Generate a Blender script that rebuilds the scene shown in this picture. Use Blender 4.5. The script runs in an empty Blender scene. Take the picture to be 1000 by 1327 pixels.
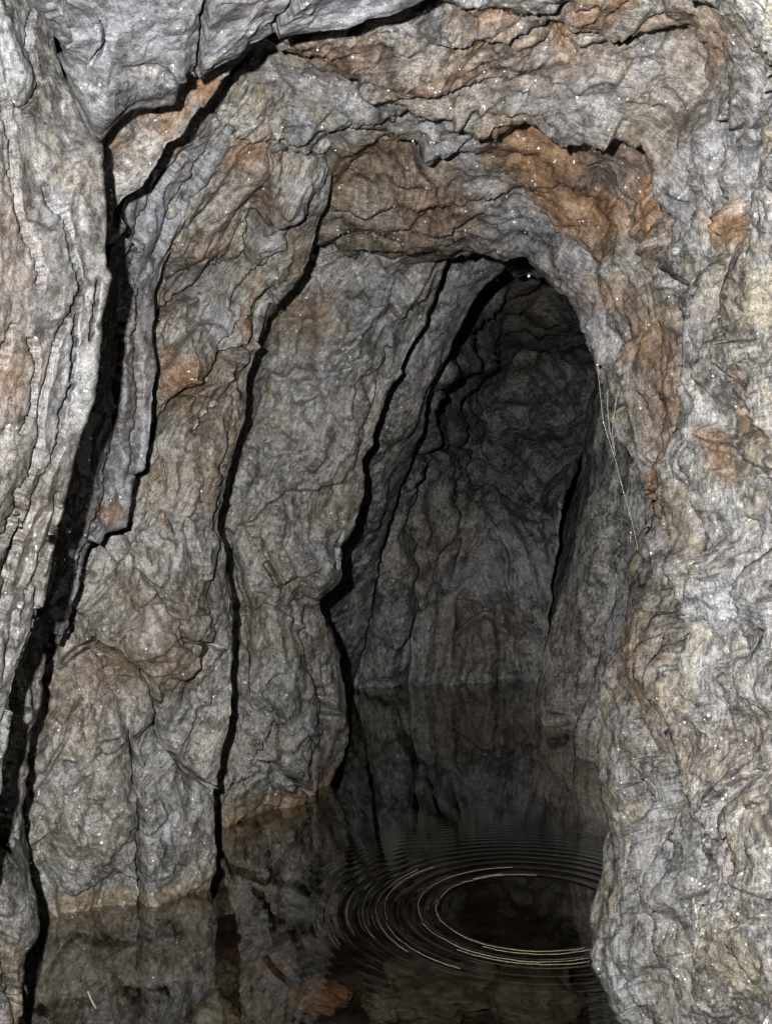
import bpy, math, random
import numpy as np
from mathutils import Vector
random.seed(4)
S = bpy.context.scene
COL = S.collection

# ------------------------------------------------------------------ camera
F, CU, CV, HZ = 1400.0, 500.0, 663.5, 600.0          # focal length, centre and horizon of the 1000 x 1327 picture
PITCH = math.atan((CV - HZ) / F)
HW = 1.2                                             # eye height above the water
WZ = -HW
cam = bpy.data.cameras.new('camera')
cam.sensor_fit = 'HORIZONTAL'; cam.sensor_width = 36; cam.lens = F / 1000 * 36
cam.clip_start = 0.02; cam.clip_end = 200
camo = bpy.data.objects.new('camera', cam); COL.objects.link(camo)
camo.rotation_euler = (math.pi / 2 - PITCH, 0, 0)
S.camera = camo

def P(u, v, d):
    """picture position at a true distance d (metres ahead) -> world point"""
    u = np.asarray(u, float); v = np.asarray(v, float); d = np.asarray(d, float)
    x = (u - CU) / F; z = -(v - CV) / F
    c, s = math.cos(PITCH), math.sin(PITCH)
    y = c + s * z; zz = -s + c * z
    k = d / y
    return np.stack([x * k, d + 0 * k, zz * k], -1)

# ------------------------------------------------------------------ noise
_rng = np.random.RandomState(11)
_perm = _rng.permutation(512).astype(np.int32); _perm = np.concatenate([_perm, _perm, _perm])
_g = _rng.normal(size=(512, 3)); _g /= np.linalg.norm(_g, axis=1)[:, None]
def perlin(x, y, z):
    x, y, z = np.broadcast_arrays(x, y, z)
    xi = np.floor(x).astype(np.int32); yi = np.floor(y).astype(np.int32); zi = np.floor(z).astype(np.int32)
    xf = x - xi; yf = y - yi; zf = z - zi
    f = lambda t: t * t * t * (t * (t * 6 - 15) + 10)
    U, V, W = f(xf), f(yf), f(zf)
    xi &= 511; yi &= 511; zi &= 511
    r = 0
    for a in (0, 1):
        for b in (0, 1):
            h1 = _perm[_perm[(xi + a) & 511] + ((yi + b) & 511)]
            for c in (0, 1):
                g = _g[_perm[h1 + ((zi + c) & 511)]]
                dot = g[..., 0] * (xf - a) + g[..., 1] * (yf - b) + g[..., 2] * (zf - c)
                r = r + dot * (U if a else 1 - U) * (V if b else 1 - V) * (W if c else 1 - W)
    return r * 1.5
def fbm(x, y, z, o=4, g=0.5):
    r = 0; a = 1.0; k = 1.0
    for i in range(o):
        r = r + a * perlin(x * k + 7.3 * i, y * k - 3.1 * i, z * k + 1.7 * i); a *= g; k *= 2.03
    return r
def ridged(x, y, z, o=3, g=0.5):
    r = 0; a = 1.0; k = 1.0
    for i in range(o):
        n = 1 - np.abs(perlin(x * k + 5.3 * i, y * k + 9.1 * i, z * k)) * 2
        r = r + a * n; a *= g; k *= 2.1
    return r
def terrace(f, k, sharp=0.16):
    x = f * k; i = np.floor(x); t = x - i
    w = np.clip((t - (1 - sharp)) / sharp, 0, 1); w = w * w * (3 - 2 * w)
    return (i + w + 0.12 * t) / k

def facets(x, y, z, tilt, off, seed):
    """broken faces: every cell of an irregular division is a small tilted plane"""
    xi = np.floor(x).astype(np.int32); yi = np.floor(y).astype(np.int32); zi = np.floor(z).astype(np.int32)
    best = np.full(x.shape, 1e9); H = np.zeros(x.shape)
    for a in (-1, 0, 1):
        for b in (-1, 0, 1):
            for c in (-1, 0, 1):
                X_, Y_, Z_ = xi + a, yi + b, zi + c
                h = _perm[_perm[_perm[(X_ + seed * 31) & 511] + (Y_ & 511)] + (Z_ & 511)]
                j = _g[h]; k = _g[(h * 7 + 13) & 511]
                dx = x - (X_ + .5 + .55 * j[..., 0]); dy = y - (Y_ + .5 + .55 * j[..., 1]); dz = z - (Z_ + .5 + .55 * j[..., 2])
                d = dx * dx + dy * dy + dz * dz
                m = d < best; best = np.where(m, d, best)
                H = np.where(m, tilt * (k[..., 0] * dx + k[..., 1] * dy + k[..., 2] * dz) + off * j[..., 0], H)
    return H

# ------------------------------------------------------------------ object helpers
def tag(o, label=None, cat=None, group=None, kind=None):
    for k, v in (('label', label), ('category', cat), ('group', group), ('kind', kind)):
        if v: o[k] = v
    return o

def mesh_object(name, co, faces, mat, parent=None, attrs=None, smooth=True, origin=None):
    co = np.asarray(co, np.float64).reshape(-1, 3)
    if origin is None:
        origin = np.array([co[:, 0].mean(), co[:, 1].mean(), co[:, 2].min()])
    origin = np.asarray(origin, float)
    me = bpy.data.meshes.new(name)
    if isinstance(faces, np.ndarray):
        n, k = faces.shape
        me.vertices.add(len(co)); me.vertices.foreach_set('co', (co - origin).astype(np.float32).ravel())
        me.loops.add(n * k); me.loops.foreach_set('vertex_index', faces.astype(np.int32).ravel())
        me.polygons.add(n); me.polygons.foreach_set('loop_start', (np.arange(n) * k).astype(np.int32))
        me.update(calc_edges=True); me.validate()
    else:
        me.from_pydata([tuple(c) for c in (co - origin)], [], faces); me.update()
    if smooth: me.polygons.foreach_set('use_smooth', np.ones(len(me.polygons), bool))
    for k, (typ, arr) in (attrs or {}).items():
        a = me.attributes.new(k, typ, 'POINT')
        a.data.foreach_set('color' if typ == 'FLOAT_COLOR' else 'vector', np.asarray(arr, np.float32).ravel())
    me.materials.append(mat)
    o = bpy.data.objects.new(name, me); COL.objects.link(o)
    if parent:
        o.parent = parent; o.location = Vector(origin) - parent.location
    else:
        o.location = origin
    return o

# ------------------------------------------------------------------ materials
class NT:
    def __init__(s, name):
        s.m = bpy.data.materials.new(name); s.m.use_nodes = True
        s.t = s.m.node_tree; s.t.nodes.clear()
        s.out = s.t.nodes.new('ShaderNodeOutputMaterial')
    def n(s, typ, **kw):
        nd = s.t.nodes.new('ShaderNode' + typ)
        for k, v in kw.items():
            if k in nd.inputs.keys() or isinstance(k, int): pass
            setattr(nd, k, v)
        return nd
    def l(s, a, b): s.t.links.new(a, b)
    def val(s, sock, v):
        if hasattr(v, 'is_linked') or isinstance(v, bpy.types.NodeSocket): s.l(v, sock)
        else: sock.default_value = v
    def math(s, op, a, b=0.0, clamp=False):
        nd = s.n('Math', operation=op, use_clamp=clamp); s.val(nd.inputs[0], a); s.val(nd.inputs[1], b); return nd.outputs[0]
    def vmul(s, a, v):
        nd = s.n('VectorMath', operation='MULTIPLY'); s.val(nd.inputs[0], a); nd.inputs[1].default_value = v; return nd.outputs[0]
    def noise(s, vec, sc, det=3.0, rough=0.55, dist=0.0):
        nd = s.n('TexNoise'); s.l(vec, nd.inputs['Vector'])
        nd.inputs['Scale'].default_value = sc; nd.inputs['Detail'].default_value = det
        nd.inputs['Roughness'].default_value = rough; nd.inputs['Distortion'].default_value = dist
        return nd.outputs['Fac']
    def ramp(s, fac, lo, hi, a=0.0, b=1.0):
        nd = s.n('MapRange', interpolation_type='SMOOTHSTEP'); s.val(nd.inputs['Value'], fac)
        nd.inputs['From Min'].default_value = lo; nd.inputs['From Max'].default_value = hi
        nd.inputs['To Min'].default_value = a; nd.inputs['To Max'].default_value = b
        return nd.outputs[0]
    def mix(s, fac, a, b, mode='MIX'):
        nd = s.n('Mix', data_type='RGBA', blend_type=mode); s.val(nd.inputs[0], fac)
        for sock, v in ((nd.inputs[6], a), (nd.inputs[7], b)):
            if isinstance(v, tuple): sock.default_value = (*v, 1)
            else: s.l(v, sock)
        return nd.outputs[2]

def rock_material(name, dark=(0.11, 0.105, 0.095), light=(0.30, 0.30, 0.29), tan=(0.215, 0.185, 0.132),
                  tanlev=0.52, streak=(26, 3.5, 26), grain=330, mica=0.16, bump=1.0, rough=0.5):
    k = NT(name)
    at = k.n('Attribute'); at.attribute_name = 'fol'; fol = at.outputs['Vector']
    mk = k.n('Attribute'); mk.attribute_name = 'mask'
    sep = k.n('SeparateColor'); k.l(mk.outputs['Color'], sep.inputs[0])
    rust, pale, brown = sep.outputs[0], sep.outputs[1], sep.outputs[2]
    pos = k.n('TexCoord').outputs['Object']
    st = k.vmul(fol, streak)
    wn = k.n('TexNoise'); k.l(pos, wn.inputs['Vector']); wn.inputs['Scale'].default_value = 5.0; wn.inputs['Detail'].default_value = 4
    wv = k.n('VectorMath', operation='MULTIPLY_ADD'); k.l(wn.outputs['Color'], wv.inputs[0]); wv.inputs[1].default_value = (0.16,) * 3; k.l(fol, wv.inputs[2])
    st = k.vmul(wv.outputs[0], streak)
    n_big = k.noise(pos, 3.2, 4, 0.6, 0.4)
    n_mid = k.noise(pos, 13, 6, 0.68, 0.5)
    n_str = k.noise(st, 0.8, 6, 0.62, 0.5)
    n_str2 = k.noise(st, 2.6, 5, 0.66, 0.8)
    n_fine = k.noise(pos, 75, 3, 0.7)
    n_cm = k.noise(pos, 34, 3, 0.6, 0.6)
    n_dash = k.noise(k.vmul(st, (7.0, 6.0, 7.0)), 1.0, 3, 0.65, 0.3)
    n_rel = k.noise(pos, 11, 3, 0.55, 0.3)
    n_gr = k.noise(pos, grain, 2, 0.6)
    # contour-like seams of the folded layers
    band = k.math('FRACT', k.math('MULTIPLY', k.math('ADD', n_str, k.math('MULTIPLY', n_mid, 0.25)), 13.0))
    seam = k.math('MULTIPLY', k.ramp(band, 0.0, 0.16, 1.0, 0.0), k.ramp(n_mid, 0.44, 0.62))
    tone = k.math('ADD', k.math('MULTIPLY', n_big, 0.45), k.math('MULTIPLY', n_mid, 0.95))
    tone = k.math('ADD', tone, k.math('MULTIPLY', n_str, 0.45))
    tone = k.math('ADD', tone, k.math('MULTIPLY', k.math('SUBTRACT', k.math('ADD', n_cm, n_dash), 1.0), 0.50))
    tone = k.math('ADD', tone, k.math('MULTIPLY', n_str2, 0.30))
    c = k.mix(k.ramp(tone, 0.92, 1.22), tuple(x * 0.72 for x in dark), light)
    c = k.mix(k.math('MULTIPLY', k.ramp(band, 0.3, 0.95), 0.22), c, tuple(min(1, x * 1.35) for x in light))
    c = k.mix(k.math('MULTIPLY', seam, 0.75), c, tuple(x * 0.35 for x in dark))
    # tan and olive weathering
    tm = k.ramp(k.math('ADD', k.math('MULTIPLY', k.noise(pos, 7, 5, 0.7, 0.8), 0.6), k.math('MULTIPLY', n_str2, 0.4)), tanlev, tanlev + 0.14)
    c = k.mix(k.math('MULTIPLY', tm, 0.7), c, k.mix(n_fine, tan, tuple(min(1, x * 1.5) for x in tan)))
    # blue-grey fresh cleavage faces
    pm = k.math('MULTIPLY', pale, k.ramp(k.math('ADD', n_mid, k.math('MULTIPLY', n_str, 0.5)), 0.52, 0.85))
    c = k.mix(k.math('MULTIPLY', pm, 0.7), c, (0.29, 0.30, 0.34))
    # brown dirt films
    bm = k.math('MULTIPLY', brown, k.ramp(k.math('ADD', n_mid, k.math('MULTIPLY', n_str2, 0.5)), 0.45, 0.85))
    c = k.mix(bm, c, k.mix(n_fine, (0.10, 0.068, 0.038), (0.20, 0.14, 0.085)))
    # iron staining
    rm = k.math('ADD', k.math('MULTIPLY', n_big, 0.45), k.math('MULTIPLY', n_str, 0.8))
    rm = k.math('MULTIPLY', k.ramp(rm, 0.30, 0.62), rust)
    rcol = k.mix(k.ramp(n_str2, 0.35, 0.68), (0.14, 0.085, 0.050), (0.30, 0.178, 0.098))
    c = k.mix(k.math('MULTIPLY', rm, 0.92, True), c, rcol)
    c = k.mix(k.math('MULTIPLY', mk.outputs['Alpha'], 0.48), c, k.mix(n_fine, (0.20, 0.125, 0.05), (0.42, 0.31, 0.16)))
    # grain
    gr = k.math('ADD', k.math('MULTIPLY', n_gr, 0.85), k.math('ADD', k.math('MULTIPLY', n_fine, 0.8), k.math('MULTIPLY', n_dash, 0.70)))
    g2 = k.ramp(gr, 0.82, 1.58, 0.34, 1.58)
    cg = k.n('Combine' + 'Color')
    for i in range(3): k.l(g2, cg.inputs[i])
    c = k.mix(1.0, c, cg.outputs[0], 'MULTIPLY')
    # mica plates: small cells with their own tilt
    vo = k.n('TexVoronoi'); k.l(pos, vo.inputs['Vector']); vo.inputs['Scale'].default_value = 240
    vc = k.n('SeparateColor'); k.l(vo.outputs['Color'], vc.inputs[0])
    isfl = k.math('MULTIPLY', k.ramp(vc.outputs[2], 1 - mica * 0.33, 1 - mica * 0.33 + 0.02), k.ramp(n_cm, 0.42, 0.60))
    tilt = k.n('VectorMath', operation='SUBTRACT'); k.l(vo.outputs['Color'], tilt.inputs[0]); tilt.inputs[1].default_value = (0.5, 0.5, 0.5)
    # relief
    h = k.math('ADD', k.math('MULTIPLY', n_rel, 0.038), k.math('MULTIPLY', n_fine, 0.0035))
    h = k.math('ADD', h, k.math('MULTIPLY', n_cm, 0.010))
    h = k.math('ADD', h, k.math('MULTIPLY', n_dash, 0.0022))
    h = k.math('ADD', h, k.math('MULTIPLY', n_str2, 0.0045))
    h = k.math('ADD', h, k.math('MULTIPLY', n_gr, 0.0016))
    h = k.math('ADD', h, k.math('MULTIPLY', seam, -0.004))
    h = k.math('ADD', h, k.math('MULTIPLY', band, 0.0018))
    h = k.math('MULTIPLY', h, k.ramp(k.noise(pos, 6.0, 2, 0.5), 0.38, 0.62, 0.35, 1.25))
    bp = k.n('Bump'); bp.inputs['Strength'].default_value = min(1.0, 0.50 * bump); bp.inputs['Distance'].default_value = 1.0
    k.l(h, bp.inputs['Height'])
    ad = k.n('VectorMath', operation='MULTIPLY_ADD')
    k.l(tilt.outputs[0], ad.inputs[0]); ad.inputs[1].default_value = (0.9, 0.9, 0.9); k.l(bp.outputs[0], ad.inputs[2])
    nn = k.n('VectorMath', operation='NORMALIZE'); k.l(ad.outputs[0], nn.inputs[0])
    b = k.n('BsdfPrincipled')
    k.l(c, b.inputs['Base Color']); k.l(bp.outputs[0], b.inputs['Normal'])
    b.inputs['Roughness'].default_value = rough; b.inputs['Specular IOR Level'].default_value = 0.55
    fl = k.n('BsdfPrincipled'); fl.inputs['Metallic'].default_value = 0.75; fl.inputs['Roughness'].default_value = 0.40
    fl.inputs['Base Color'].default_value = (0.55, 0.54, 0.52, 1)
    k.l(k.mix(0.5, c, (0.6, 0.6, 0.6)), fl.inputs['Base Color'])
    k.l(nn.outputs[0], fl.inputs['Normal'])
    mx = k.n('MixShader'); k.l(isfl, mx.inputs[0]); k.l(b.outputs[0], mx.inputs[1]); k.l(fl.outputs[0], mx.inputs[2])
    k.l(mx.outputs[0], k.out.inputs['Surface'])
    return k.m

M_left  = rock_material('schist_flaky', streak=(10, 5.5, 10), tanlev=0.53, bump=0.7, dark=(0.08, 0.077, 0.071), light=(0.20, 0.198, 0.192))
M_slab  = rock_material('schist_blue_grey', dark=(0.10, 0.10, 0.098), light=(0.20, 0.20, 0.208), tan=(0.21, 0.195, 0.14), tanlev=0.52, streak=(8, 5, 8), mica=0.2, bump=0.65)
M_rib   = rock_material('schist_brown_grey', dark=(0.12, 0.112, 0.098), light=(0.36, 0.357, 0.347), streak=(11, 4.5, 11), tanlev=0.475)
M_roof  = rock_material('schist_iron_stained', dark=(0.09, 0.084, 0.075), light=(0.245, 0.243, 0.238), streak=(10, 6, 10), tanlev=0.468, mica=0.2)
M_deep  = rock_material('schist_deep', dark=(0.085, 0.082, 0.078), light=(0.34, 0.336, 0.328), streak=(8, 2.5, 8), tanlev=0.54, mica=0.08, bump=0.6, rough=0.6)

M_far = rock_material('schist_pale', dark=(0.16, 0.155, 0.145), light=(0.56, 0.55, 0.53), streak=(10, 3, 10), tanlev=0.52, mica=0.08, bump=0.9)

def plain(name, col, rough=0.6, metallic=0.0, nscale=60, var=0.5, bumpd=0.002):
    k = NT(name); pos = k.n('TexCoord').outputs['Object']
    n = k.noise(pos, nscale, 5, 0.65, 0.4); n2 = k.noise(pos, nscale * 0.25, 3, 0.6)
    c = k.mix(k.ramp(n, 0.3, 0.7), tuple(x * (1 - var) for x in col), tuple(min(1, x * (1 + var * 0.5)) for x in col))
    c = k.mix(k.ramp(n2, 0.5, 0.7, 0, 0.5), c, tuple(x * 0.6 for x in col))
    b = k.n('BsdfPrincipled'); k.l(c, b.inputs['Base Color']); b.inputs['Roughness'].default_value = rough
    b.inputs['Metallic'].default_value = metallic
    bp = k.n('Bump'); bp.inputs['Distance'].default_value = bumpd; k.l(n, bp.inputs['Height']); k.l(bp.outputs[0], b.inputs['Normal'])
    k.l(b.outputs[0], k.out.inputs['Surface']); return k.m
M_quartz = rock_material('quartz_white', dark=(0.36, 0.34, 0.30), light=(0.62, 0.60, 0.55), tanlev=0.75, streak=(40, 15, 40))
M_quartz_tan = rock_material('quartz_tan', dark=(0.20, 0.165, 0.125), light=(0.40, 0.35, 0.285), tan=(0.26, 0.19, 0.13), tanlev=0.50, streak=(40, 15, 40))
M_quartz_grey = rock_material('quartz_grey', dark=(0.21, 0.20, 0.18), light=(0.42, 0.405, 0.38), tanlev=0.68, streak=(40, 15, 40))
M_cleave = rock_material('cleaved_pale_rock', dark=(0.40, 0.42, 0.48), light=(0.56, 0.58, 0.64), tanlev=0.7, streak=(40, 12, 40))
M_stone_tan = plain('stone_orange_brown', (0.27, 0.165, 0.105), 0.6, nscale=22)
M_stone_grey = plain('stone_grey_green', (0.25, 0.235, 0.18), 0.6, nscale=25)
M_stone_dark = plain('stone_dark', (0.13, 0.12, 0.10), 0.6, nscale=18)
M_stone_red = plain('stone_reddish', (0.125, 0.08, 0.058), 0.6, nscale=14)
M_bed = plain('silt_and_gravel', (0.062, 0.054, 0.042), 0.7, nscale=14, var=0.7, bumpd=0.02)
M_drop = plain('water_drop', (0.95, 0.95, 0.92), 0.14, 0.9, var=0.02, bumpd=0.0)
M_thread = plain('spider_silk', (0.75, 0.75, 0.75), 0.3, var=0.1, bumpd=0.0)
M_straw = plain('bleached_straw', (0.75, 0.76, 0.74), 0.5, var=0.2)

M_ripple_light = plain('painted_ripple_light', (0.46, 0.39, 0.27), 0.8, nscale=120, var=0.5)  # pale gold colour standing in for light caught on the ripples
def water_material():
    k = NT('still_mine_water')
    ge = k.n('NewGeometry'); dp = k.n('VectorMath', operation='DOT_PRODUCT'); k.l(ge.outputs['Incoming'], dp.inputs[0]); k.l(ge.outputs['Normal'], dp.inputs[1])
    cs_ = k.math('ABSOLUTE', dp.outputs['Value'])                      # Schlick, the same from either side of the surface
    fr = k.math('ADD', 0.22, k.math('MULTIPLY', 0.78, k.math('POWER', k.math('SUBTRACT', 1.0, cs_, True), 5.0)))
    gl = k.n('BsdfGlossy'); gl.inputs['Roughness'].default_value = 0.012; gl.inputs['Color'].default_value = (0.95, 0.95, 0.95, 1)
    tr = k.n('BsdfTransparent'); tr.inputs['Color'].default_value = (0.60, 0.56, 0.49, 1)
    mx = k.n('MixShader'); k.l(fr, mx.inputs[0]); k.l(tr.outputs[0], mx.inputs[1]); k.l(gl.outputs[0], mx.inputs[2])
    k.l(mx.outputs[0], k.out.inputs['Surface']); return k.m
M_water = water_material()

# ------------------------------------------------------------------ rock sheets
def smooth1(a, w):
    w = max(1, int(w))
    if w < 2: return a
    ker = np.hanning(w + 2)[1:-1]; ker /= ker.sum()
    p = w // 2
    ap = np.concatenate([2 * a[:1] - a[p:0:-1], a, 2 * a[-1:] - a[-2:-p - 2:-1]])
    return np.convolve(ap, ker, 'valid')[:len(a)]

def resample(rail, n, sm):
    r = np.array(rail, float)
    L = np.concatenate([[0], np.cumsum(np.hypot(np.diff(r[:, 0]), np.diff(r[:, 1])))]); L /= L[-1]
    t = np.linspace(0, 1, n)
    q = 1 / r[:, 2]
    return np.stack([smooth1(np.interp(t, L, r[:, 0]), sm), smooth1(np.interp(t, L, r[:, 1]), sm), smooth1(np.interp(t, L, q), max(sm, 25))], -1)

def seg_dist(u, v, pts):
    best = np.full(u.shape, 1e9); side = np.zeros(u.shape)
    for (a, b), (c, d) in zip(pts[:-1], pts[1:]):
        dx, dy = c - a, d - b; L2 = dx * dx + dy * dy + 1e-9
        t = np.clip(((u - a) * dx + (v - b) * dy) / L2, 0, 1)
        ex = u - (a + t * dx); ey = v - (b + t * dy)
        dd = np.hypot(ex, ey); m = dd < best
        best = np.where(m, dd, best); side = np.where(m, np.sign(dx * ey - dy * ex), side)
    return best, side

def blob(u, v, b):
    cu, cv, ru, rv, an = b[:5]; a = math.radians(an)
    x = (u - cu) * math.cos(a) + (v - cv) * math.sin(a); y = -(u - cu) * math.sin(a) + (v - cv) * math.cos(a)
    return np.clip(1.35 - np.hypot(x / ru, y / rv), 0, 1)

SURF = {}
def sheet(name, rails, mat, step=2.0, sm=(), ret0=None, ret1=None, jag0=0, jag1=0, cracks=(), rust=(), pale=(), brown=(), bumps=(),
          amp=(0.03, 0.016, 0.010, 0.0025), lam=(0.45, 5.0, 1.1), levels=5, fac=(0.11, 1.9, 0.016, 0.007), bil=(0.20, 0.018), seed=0, waterline=False, base=(0, 0, 0), split=None, origin=None):
    R = len(rails)
    n = int(max(np.sum(np.hypot(*np.diff(np.array(r)[:, :2], axis=0).T)) for r in rails) / step)
    RS = [resample(r, n, (sm[i] if i < len(sm) else 40) / step * 2.0) for i, r in enumerate(rails)]
    tt = np.arange(n) * step
    for i, j in ((0, jag0), (R - 1, jag1)):
        if j:
            rk = np.random.RandomState(100 + seed * 7 + i); z0 = np.zeros(n)
            def notch(lo, hi):
                kx = np.cumsum(rk.uniform(lo, hi, int(tt[-1] / lo) + 4)) - hi
                return np.interp(tt, kx, rk.normal(size=len(kx)))
            RS[i][:, 0] += j * (0.42 * notch(14, 90) + 0.16 * notch(5, 22)) + 0.2 * j * fbm(tt / 60.0, z0 + i * 3.3, z0 + seed, 3)
            RS[i][:, 1] += 0.45 * j * notch(12, 60)
    A = np.stack(RS)                                   # R, n, 3
    dist = [np.mean(np.hypot(A[i + 1, :, 0] - A[i, :, 0], A[i + 1, :, 1] - A[i, :, 1])) for i in range(R - 1)]
    knots = np.concatenate([[0], np.cumsum(dist)])
    tang = np.zeros_like(A)
    for i in range(R):
        a, b = max(0, i - 1), min(R - 1, i + 1)
        tang[i] = (A[b] - A[a]) / (knots[b] - knots[a])
    cols = []
    for i in range(R - 1):
        m = max(2, int(dist[i] / step)); h = dist[i]
        ss = np.linspace(0, 1, m, endpoint=(i == R - 2))
        for s in ss:
            h00 = 2 * s**3 - 3 * s**2 + 1; h10 = s**3 - 2 * s**2 + s; h01 = -2 * s**3 + 3 * s**2; h11 = s**3 - s**2
            cols.append(h00 * A[i] + h10 * h * tang[i] + h01 * A[i + 1] + h11 * h * tang[i + 1])
    G = np.stack(cols, 1)                              # n, m, 3
    U, V, D = G[..., 0], G[..., 1], 1 / G[..., 2]
    X = P(U, V, D)
    inner = np.ones(U.shape, bool)
    def add_ret(X, U, V, inner, offs, at_end):
        e = X[:, -1] if at_end else X[:, 0]
        pts = [np.zeros(3)] + [np.array(o, float) for o in offs]
        new = []
        for a, b in zip(pts[:-1], pts[1:]):
            k = max(2, int(np.linalg.norm(b - a) / (0.012 if np.linalg.norm(b - a) < 0.45 else 0.025)))
            for s in np.linspace(0, 1, k + 1)[1:]: new.append(e + a + (b - a) * s)
        new = np.stack(new, 1); k = new.shape[1]
        eu = np.repeat((U[:, -1] if at_end else U[:, 0])[:, None], k, 1); ev = np.repeat((V[:, -1] if at_end else V[:, 0])[:, None], k, 1)
        f = np.zeros(eu.shape, bool)
        if at_end: return np.concatenate([X, new], 1), np.concatenate([U, eu], 1), np.concatenate([V, ev], 1), np.concatenate([inner, f], 1)
        return (np.concatenate([new[:, ::-1], X], 1), np.concatenate([eu, U], 1), np.concatenate([ev, V], 1), np.concatenate([f, inner], 1))
    if ret1: X, U, V, inner = add_ret(X, U, V, inner, ret1, True)
    if ret0: X, U, V, inner = add_ret(X, U, V, inner, ret0, False)
    n, m = U.shape
    # arc-length coordinates: across (s) and along the foliation (t)
    ds = np.linalg.norm(np.diff(X, axis=1), axis=2); s = np.concatenate([np.zeros((n, 1)), np.cumsum(ds, 1)], 1)
    s = s - s.mean(); s = np.repeat(s.mean(0)[None], n, 0) * 0.5 + s * 0.5
    dt = np.linalg.norm(np.diff(X, axis=0), axis=2); t = np.concatenate([np.zeros((1, m)), np.cumsum(dt, 0)], 0)
    t = np.repeat(t.mean(1)[:, None], m, 1) * 0.5 + t * 0.5
    gx = np.gradient(X, axis=1); gy = np.gradient(X, axis=0)
    N = np.cross(gy, gx); N /= np.linalg.norm(N, axis=2)[..., None] + 1e-12
    sgn = np.sign(np.mean(np.sum(N * -X, 2)[inner])); N *= sgn
    z = np.full(U.shape, seed * 3.77)
    a1, a2, a3, a4 = amp; l1, fs, ft = lam
    wx = 0.10 * fbm(X[..., 0] * 4, X[..., 1] * 4, X[..., 2] * 4 + seed, 3)
    H = a1 * fbm(X[..., 0] / l1, X[..., 1] / l1, X[..., 2] / l1 + seed, 3)
    ff = fbm((s + wx) * fs, (t + wx) * ft, z, 4, 0.5)
    H = H + a2 * levels * 0.9 * (terrace(ff, levels) - 0.25 * ff)
    H = H + a3 * (ridged((s + wx * 0.6) * fs * 3, (t + wx * .5) * ft * 3.2, z + 5, 3) - 0.9)
    H = H + a4 * fbm(X[..., 0] * 42, X[..., 1] * 42, X[..., 2] * 42, 3, 0.6)
    bl, ba = bil
    bq = lambda f, o: np.abs(perlin((s + wx) * f + o, (t + wx) * f * 0.55, z + o))
    H = H + ba * (bq(1 / bl, 1.0) + 0.5 * bq(2.3 / bl, 5.0) + 0.10 * bq(5.1 / bl, 9.0) - 0.5) * 1.6
    if fac:
        fz, el, ftl, fo = fac; q1 = 0.35 * fbm(s / fz * .9, t / fz * .6, z + 3, 3); q2 = 0.35 * fbm(s / fz * .9 + 31, t / fz * .6, z + 3, 3)
        FH = facets(s / fz + q1, t / (fz * el) + q2, z * 0 + 0.5, ftl, fo, seed) + 0.45 * facets(s / fz * 2.3 + q2, t / (fz * el) * 2.3 + q1, z * 0 + 3.5, ftl, fo, seed + 3)
        for _ in range(1 if seed in (5, 10) else 2):
            FP = np.pad(FH, 1, mode='edge'); FH = (FP[:-2, 1:-1] + FP[2:, 1:-1] + FP[1:-1, :-2] + FP[1:-1, 2:] + 2 * FH) / 6
        H = H + FH
    # calmer at the broken edges and on the faces turned away
    ramp = np.ones(m); ar = np.arange(m)
    if ret1: e = np.argmin(inner[0][::-1]) if False else m - np.argmax(inner[0][::-1]) - 1; ramp = np.minimum(ramp, np.clip((e - ar) / 12.0, 0.3, 1))
    if ret0: e = np.argmax(inner[0]); ramp = np.minimum(ramp, np.clip((ar - e) / 12.0, 0.3, 1))
    H = H * ramp[None]
    for b in bumps: H = H + b[5] * np.where(inner, blob(U, V, b), 0) ** (b[6] if len(b) > 6 else 1.0)
    kd, kw = (1.0, 1.0) if seed in (1, 2, 12) else (2.6, 1.2)
    wob = 4.0 * fbm(U / 26.0, V / 26.0, z, 3); wob2 = 4.0 * fbm(U / 26.0 + 40, V / 26.0, z, 3)
    for c in cracks:
        w, dep, stp = c[0]
        dd, sd = seg_dist(U + wob, V + wob2, c[1])
        near = inner & (dd < 60)
        g = -dep * kd * np.clip(1 - dd / (w * kw), 0, 1) ** 0.7 + stp * sd * np.exp(-dd / 16.0) * np.clip(dd / w, 0, 1)
        H = H + np.where(near, g, 0)
    Y = X + N * H[..., None]
    def mask(bl):
        r = np.zeros(U.shape)
        wu = 14 * fbm(U / 50.0, V / 50.0, z + 2, 3); wv = 14 * fbm(U / 50.0 + 9, V / 50.0, z + 2, 3)
        for b in bl: r = np.maximum(r, b[5] * blob(U + wu, V + wv, b))
        return r
    Mk = np.stack([np.maximum(mask(rust), base[0]), np.maximum(mask(pale), base[1]), np.maximum(mask(brown), base[2]), np.zeros(U.shape)], -1)
    if waterline:                                     # mineral tide mark a few centimetres above the water
        up = Y[..., 2] - WZ
        tide = np.clip(1 - np.abs(up - 0.015) / (0.055 + 0.05 * fbm(s * 5, t * 0, z, 3)), 0, 1) * (0.9 + 0.7 * fbm(s * 9, t * 9, z, 3))
        Mk[..., 3] = np.clip(tide * 1.3, 0, 1)
    fol = np.stack([s, t, H * 3], -1)
    idx = np.arange(n * m).reshape(n, m)
    q = np.stack([idx[:-1, :-1], idx[:-1, 1:], idx[1:, 1:], idx[1:, :-1]], -1).reshape(-1, 4)
    if sgn < 0: q = q[:, ::-1]
    # cross(gy,gx)*sgn is the outward side; the quad order above winds with cross(gx,gy)
    q = q[:, ::-1]
    SURF[name] = (U, V, Y, N, inner)
    if split is None:
        return mesh_object(name.split('#')[0], Y, q, mat, attrs={'fol': ('FLOAT_VECTOR', fol), 'mask': ('FLOAT_COLOR', Mk)}, origin=origin)
    res = []
    fu = U.reshape(-1)[q].mean(1); fv = V.reshape(-1)[q].mean(1)
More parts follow.
